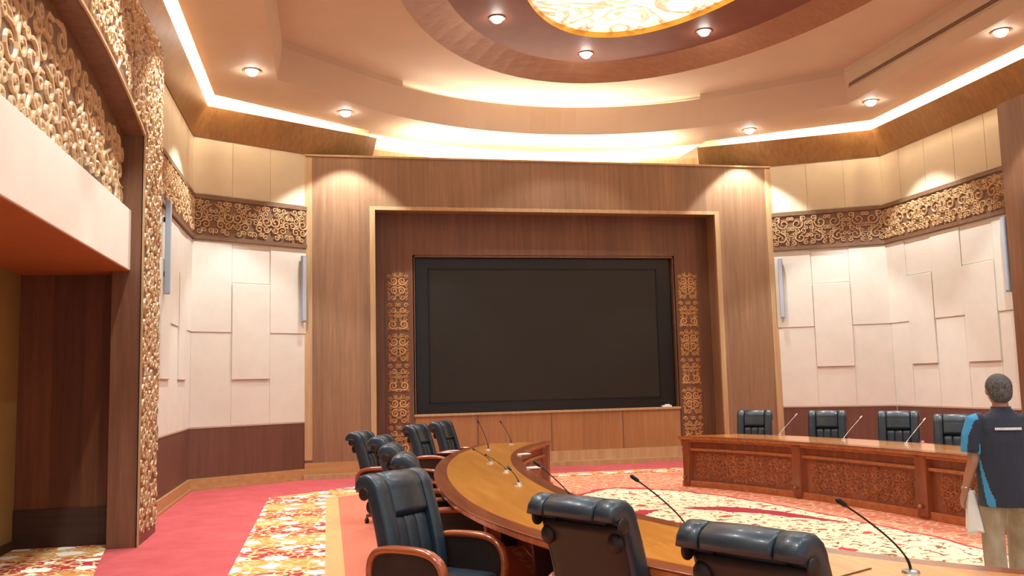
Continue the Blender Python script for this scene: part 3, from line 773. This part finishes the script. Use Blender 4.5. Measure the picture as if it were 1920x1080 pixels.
    for k in range(5):
        a = 2*pi*k/5+.3; c_, s2 = cos(a), sin(a)
        rings = []
        for f,w_,z0,z1 in ((.12,.03,.10,.155),(.5,.028,.09,.145),(1,.022,.075,.11)):
            r_ = .31*f; n_ = Vector((-s2,c_,0)); c3 = Vector((c_*r_,s2*r_,0))
            rings.append([c3+n_*w_+Vector((0,0,z0)), c3-n_*w_+Vector((0,0,z0)), c3-n_*w_*.6+Vector((0,0,z1)), c3+n_*w_*.6+Vector((0,0,z1))])
        lg = MB().loft(rings).build('base_leg', M['chair_wood'], root, bevel=.005)
        Mw = Matrix.Translation((c_*.30,s2*.30,.035)) @ Matrix.Rotation(a, 4, 'Z') @ Matrix.Rotation(pi/2, 4, 'Y')
        MB().lathe([(.001,-.02),(.03,-.02),(.035,-.012),(.035,.012),(.03,.02),(.001,.02)], n=14, M=Mw).tube([(c_*.30,s2*.30,.04),(c_*.30,s2*.30,.085)], .008, 6).build('caster', M['darkmetal'], lg, smooth=True, angle=40)
    return root
proto = make_chair(); first = [True]
def chair(tx, ty, az, label, group='high-backed leather armchairs round the tables'):
    a = radians(az); f = (sin(a), cos(a))
    o = proto if first[0] else copy_tree(proto); first[0] = False
    o.location = (tx+.38*f[0], ty+.38*f[1], 0); o.rotation_euler = (0,0,-a)
    tag(o, label, 'chair', group); return o
chair(.44,6.2,135,'dark leather armchair with wooden arms, large in the left foreground turned towards the camera')
chair(1.24,4.45,57,'dark leather armchair seen from behind at the near table, left of the two nearest')
chair(1.60,3.33,60,'dark leather armchair seen from behind at the bottom edge, nearest to the camera')
chair(.64,7.75,98,'dark leather armchair mostly hidden right behind the large left one')
chair(.62,9.1,100,'dark leather armchair, its head pad just above the large left one')
chair(.61,10.6,106,'dark leather armchair second in the left row, partly hidden by the leftmost')
chair(.41,11.75,112,'leftmost dark leather armchair standing back from the table row') 
chair(1.25,13.2,120,'dark leather armchair at the far end of the left table, left of its neighbour')
chair(1.72,14.05,120,'dark leather armchair at the tip of the left table below the screen corner')
chair(7.12,14.35,214,'dark leather armchair furthest left behind the right table, in front of the surround')
chair(7.82,13.25,216,'dark leather armchair second from the left behind the right table')
chair(8.44,12.3,219,'dark leather armchair third from the left behind the right table')
chair(8.3,10.82,222,'dark leather armchair half hidden by the standing man')

# ------------------------------------------------------------------ gooseneck microphones
def mic(x, y, tip, label, zt=.7885, bend=.3, pale=False):
    """tip = offset (dx,dy,dz) of the head from the base"""
    root = empty('gooseneck_microphone', (x,y,zt)); tag(root, label, 'microphone', 'gooseneck microphones on the tables')
    MB().lathe([(.001,0),(.04,0),(.036,.012),(.018,.018),(.001,.018)], n=18).build('base', M['steel'], root, smooth=True, angle=35)
    T = Vector(tip); p0 = Vector((0,0,.015)); p1 = Vector((0,0,.015+T.z*bend)); pts = []
    for i in range(15):
        f = i/14; a = p0.lerp(p1, f); pts.append((1-f)**2*p0+2*f*(1-f)*(p1)+f*f*T)
    MB().tube(pts, [.007]*4+[.0045]*11, 7).build('gooseneck', M['steel'] if pale else M['darkmetal'], root, smooth=True)
    d = (pts[-1]-pts[-2]).normalized()
    MB().tube([T-d*.005, T, T+d*.01, T+d*.045, T+d*.055], [.005,.010,.012,.012,.007], 9).build('mic_head', M['steel'] if pale else M['darkmetal'], root, smooth=True)
    return root
mic(2.61,3.79,(-.32,-.02,.32),'black gooseneck microphone at the bottom right, nearest to the camera')
mic(2.02,4.95,(-.28,.05,.33),'black gooseneck microphone rising behind the nearest chair back')
mic(1.72,6.3,(-.24,.06,.31),'black gooseneck microphone rising behind the second nearest chair back')
for x,y,dx,dy,dz,lb in ((1.67,8.02,-.05,.1,.12,'low gooseneck microphone on the left table with a shiny round base'),
    (1.81,10.25,-.1,.5,.12,'low gooseneck microphone in the middle of the left table'),
    (1.79,9.2,-.05,.9,.10,'gooseneck microphone lying low along the left table, further up from the shiny one'),
    (2.15,12.3,-.1,.15,.36,'tall thin gooseneck microphone near the tip of the left table'),
    (2.65,13.2,-.1,.2,.3,'thin gooseneck microphone at the tip of the left table')):
    mic(x,y,(dx,dy,dz),lb)
for x,y,lb in ((6.8,12.9,'thin gooseneck microphone on the right table beside the leftmost chair there'),
    (7.05,11.55,'thin gooseneck microphone on the right table between the second and third chairs'),
    (7.26,10.45,'thin gooseneck microphone on the right table beside the third chair')):
    mic(x,y,(.30,.05,.28),lb,bend=.08,pale=True)  # lighter metal stands in for pale reflections along these microphones
def block(x, y, rz, label):  # small plain white blocks set near the inner table edge
    o = MB().box((-.07,-.05,0),(.07,.05,.012)).build('white_block', M['block']); o.location = (x,y,.7886); o.rotation_euler = (0,0,rz); tag(o, label, 'block')
block(2.42,11.25,.3,'small white block near the inner edge of the left table, further one')
block(2.14,9.45,.2,'small white block near the inner edge of the left table, nearer one')
o = MB().box((-.005,-.16,0),(.005,.16,.004)).build('cable_slot', M['vent']); o.location = (2.35,3.85,.7886); o.rotation_euler = (0,0,-1.1)
tag(o, 'thin dark slot strip in the near table top, left of the nearest microphone', 'slot')

# ------------------------------------------------------------------ standing man
M['skin'] = mat('skin', (176,124,98), .5); M['shirt'] = mat('navy_polo', (38,42,58), .8, sheen=.2)
M['blue'] = mat('blue_shirt_panel', (64,150,200), .75); M['trouser'] = mat('khaki_trousers', (160,146,126), .85)
M['hair'] = mat('grey_black_hair', (58,54,52), .7); M['towel'] = mat('white_towel', (236,232,228), .95)
M['shoe'] = mat('dark_shoe', (34,30,30), .5)
t = NT(M['hair']); g = t.noise(t.coord((30,30,8)), 6, 3); t.l(t.ramp(g, [(.35,(36,34,34)),(.7,(120,114,108))]), t.b.inputs['Base Color'])
t = NT(M['trouser']); g = t.noise(t.coord((3,3,1.2)), 5, 3); t.l(t.ramp(g, [(.3,(146,130,108)),(.7,(176,160,138))]), t.b.inputs['Base Color'])
t = NT(M['shirt']); g = t.noise(t.coord((3,3,1.2)), 6, 3); t.bump(g, .5, .02)
def limb(mb, pts, n=14):
    """pts: (centre, rx, ry) horizontal-ish ellipse rings perpendicular to the path"""
    C_ = [Vector(p[0]) for p in pts]; rings = []
    for i,p in enumerate(pts):
        d = (C_[min(i+1,len(pts)-1)]-C_[max(i-1,0)]).normalized()
        ax = Vector((1,0,0)); ax = (ax-d*ax.dot(d)).normalized(); ay = d.cross(ax)
        rings.append([C_[i]+ax*cos(2*pi*k/n)*p[1]+ay*sin(2*pi*k/n)*p[2] for k in range(n)])
    return mb.loft(rings)
def fuse(mb, name, mt, parent, vox, sm=6):
    o = mb.build(name, mt, parent)
    r_ = o.modifiers.new('r','REMESH'); r_.mode = 'VOXEL'; r_.voxel_size = vox
    s_ = o.modifiers.new('s','SMOOTH'); s_.iterations = sm; s_.factor = .5
    bpy.context.view_layer.update(); dg = bpy.context.evaluated_depsgraph_get()
    me = bpy.data.meshes.new_from_object(o.evaluated_get(dg)); o.modifiers.clear(); o.data = me
    for p in me.polygons: p.use_smooth = True
    return o
man = empty('person', (4.93,5.93,0), -radians(24))
tag(man, 'man seen from behind in a navy polo with blue side stripes and khaki trousers', 'person')
# body
mb = MB()
limb(mb, [((0,.0,.92),.14,.10),((0,.0,1.05),.145,.10),((0,-.01,1.2),.15,.10),((0,-.01,1.33),.16,.085),((0,0,1.38),.09,.06),((0,.01,1.41),.058,.058),((0,.02,1.48),.055,.06)])
mb.ell((0,.035,1.555), (.082,.098,.115)); mb.ell((0,.06,1.50), (.06,.07,.065))
mb.ell((0,.135,1.535), (.013,.022,.022), 8, 6)       # nose
for sx in (-1,1): mb.ell((sx*.085,.02,1.545), (.012,.022,.033), 8, 6)   # ears
arms = {}
for sx,el,wr in ((-1,(-.225,-.02,1.03),(-.275,.07,.80)),(1,(.235,-.01,1.03),(.26,.12,.82))):
    sh = (sx*.185,-.005,1.32)
    limb(mb, [(sh,.055,.055),((sx*.21,-.01,1.2),.048,.05),(el,.038,.042),(tuple((a+b)/2 for a,b in zip(el,wr)),.036,.038),(wr,.024,.028)])
    wv = Vector(wr); d = (wv-Vector(el)).normalized(); side = Vector((0,1,0)); side = (side-d*side.dot(d)).normalized(); nrm_ = d.cross(side)
    pc = wv+d*.055
    limb(mb, [(tuple(wv),.02,.026),(tuple(wv+d*.03),.018,.036),(tuple(wv+d*.075),.016,.042),(tuple(wv+d*.095),.013,.038)])
    inn = Vector((-sx,0,0))
    for q,(off,ln) in enumerate(((.032,.070),(.011,.080),(-.011,.074),(-.031,.058))):
        b0 = wv+d*.085+side*off; p1 = b0+d*ln*.45+inn*.006; p2 = p1+d*ln*.28+inn*.018; p3 = p2+d*ln*.12+inn*.024
        mb.tube([b0-d*.02,b0,p1,p2,p3], [.009,.0095,.009,.008,.006], 8)
    tb_ = wv+d*.03+side*.03; mb.tube([tb_-side*.01,tb_+side*.016+d*.018,tb_+side*.02+d*.045+inn*.01,tb_+side*.014+d*.065+inn*.018], [.011,.0105,.0095,.007], 8)
wz = Vector((-.270,.058,.825)); Mw_ = Matrix.Translation(wz) @ Matrix.Rotation(radians(-22), 4, 'X')
MB().lathe([(.026,-.010),(.034,-.010),(.034,.010),(.026,.010)], n=20, M=Mw_).build('wristwatch', M['steel'], man, smooth=True, angle=30)
hips = (0,0,.9)
legs = ((-1,(-.10,.0,.86),(-.115,.03,.48),(-.12,-.03,.09)),(1,(.10,.02,.86),(.12,.24,.52),(.13,.30,.17)))
for sx,a,b,c in legs: limb(mb, [(a,.08,.085),(tuple((p+q)/2 for p,q in zip(a,b)),.07,.075),(b,.052,.055),(tuple((p+q)/2 for p,q in zip(b,c)),.048,.052),(c,.034,.036)])
body = fuse(mb, 'body', M['skin'], man, .007, 3)
mb = MB(); mb.ell((0,.018,1.575), (.094,.104,.102)); mb.ell((0,-.02,1.525), (.082,.07,.075))
hair = fuse(mb, 'hair', M['hair'], man, .01, 3)
# shirt
mb = MB()
limb(mb, [((0,.0,.70),.205,.145),((0,.0,.74),.207,.148),((0,.005,.90),.205,.15),((0,.005,1.04),.20,.145),((0,0,1.18),.20,.135),((0,-.005,1.28),.205,.115),((0,-.005,1.345),.175,.085),((0,0,1.385),.10,.066),((0,.005,1.415),.068,.064)], 24)
for sx in (-1,1):
    limb(mb, [((sx*.13,-.005,1.33),.07,.075),((sx*.185,-.005,1.315),.075,.078),((sx*.222,-.012,1.21),.072,.075),((sx*.238,-.018,1.09),.068,.072)], 18)
shirt = fuse(mb, 'polo_shirt', M['shirt'], man, .011, 5)
shirt.data.materials.append(M['blue'])
for p in shirt.data.polygons:
    c = p.center
    ax_ = abs(c.x)
    if c.z > 1.06 and ax_ > .185 and c.y > -.075 and c.y < .05: p.material_index = 1          # shoulder and sleeve
    elif ax_ > .12 and c.z < 1.10 and abs(c.y-(-.035-.075*(1.1-c.z)/.4)) < .006+.016*(1.1-c.z)/.4: p.material_index = 1
# collar
mb = MB().lathe([(.062,0),(.07,.0),(.068,.035),(.060,.035)], c=(0,.008,1.395), n=24); mb.build('collar', M['shirt'], shirt, smooth=True)
# small white print across the upper back
mb = MB()
rnd = random.Random(4); x = -.085
while x < .085:
    w_ = rnd.uniform(.008,.013); yb_ = -.1285+ (x/.21)**2*.05
    mb.box((x,yb_-.004,1.262),(x+w_,yb_+.01,1.280)); x += w_+.003
mb.build('back_print', M['block'], shirt)
# trousers
mb = MB()
limb(mb, [((0,.0,.98),.17,.12),((0,.0,.88),.185,.135),((0,.0,.79),.18,.13)], 22)
for sx,a,b,c in legs:
    md = tuple((p+q)/2 for p,q in zip(a,b)); md2 = tuple((p+q)/2 for p,q in zip(b,c))
    limb(mb, [(a,.098,.11),(md,.092,.10),(b,.08,.085),(md2,.078,.082),((c[0],c[1],c[2]-.02),.076,.08)], 18)
fuse(mb, 'trousers', M['trouser'], man, .011, 5)
for sx,a,b,c in legs:
    mb = MB(); z0 = c[2]-.09
    rings = []
    for y,w_,h_ in ((-.07,.030,.05),(-.05,.04,.075),(.02,.044,.08),(.09,.048,.055),(.16,.044,.045),(.19,.025,.03)):
        rings.append([Vector((c[0]+w_*cos(q), c[1]+y, z0+h_*.5+h_*.5*sin(q))) for q in [2*pi*k/12 for k in range(12)]])
    mb.loft(rings).build('shoe', M['shoe'], man, smooth=True)
# towel held in the left hand
tw = empty('towel', (0,0,0)); Rm = Matrix.Translation(man.location) @ Matrix.Rotation(-radians(24), 4, 'Z')
mb = MB(); rings = []
for i in range(13):
    f = i/12; z = .80-.30*f; wdt = .04+.05*f; ring = []
    for k in range(28):
        q = 2*pi*k/28; rr_ = 1+.16*sin(5*q+f*2)+.08*sin(9*q)
        ring.append(Rm@Vector((-.235+.02*f+wdt*.75*cos(q)*rr_, .085-.02*f+wdt*sin(q)*rr_, z+(.02*sin(3*q) if i == 12 else 0))))
    rings.append(ring)
bpy.data.objects.remove(tw)
tw = mb.loft(rings).build('towel', M['towel'], None, smooth=True)
tag(tw, 'crumpled white towel hanging from the left hand of the standing man', 'towel')
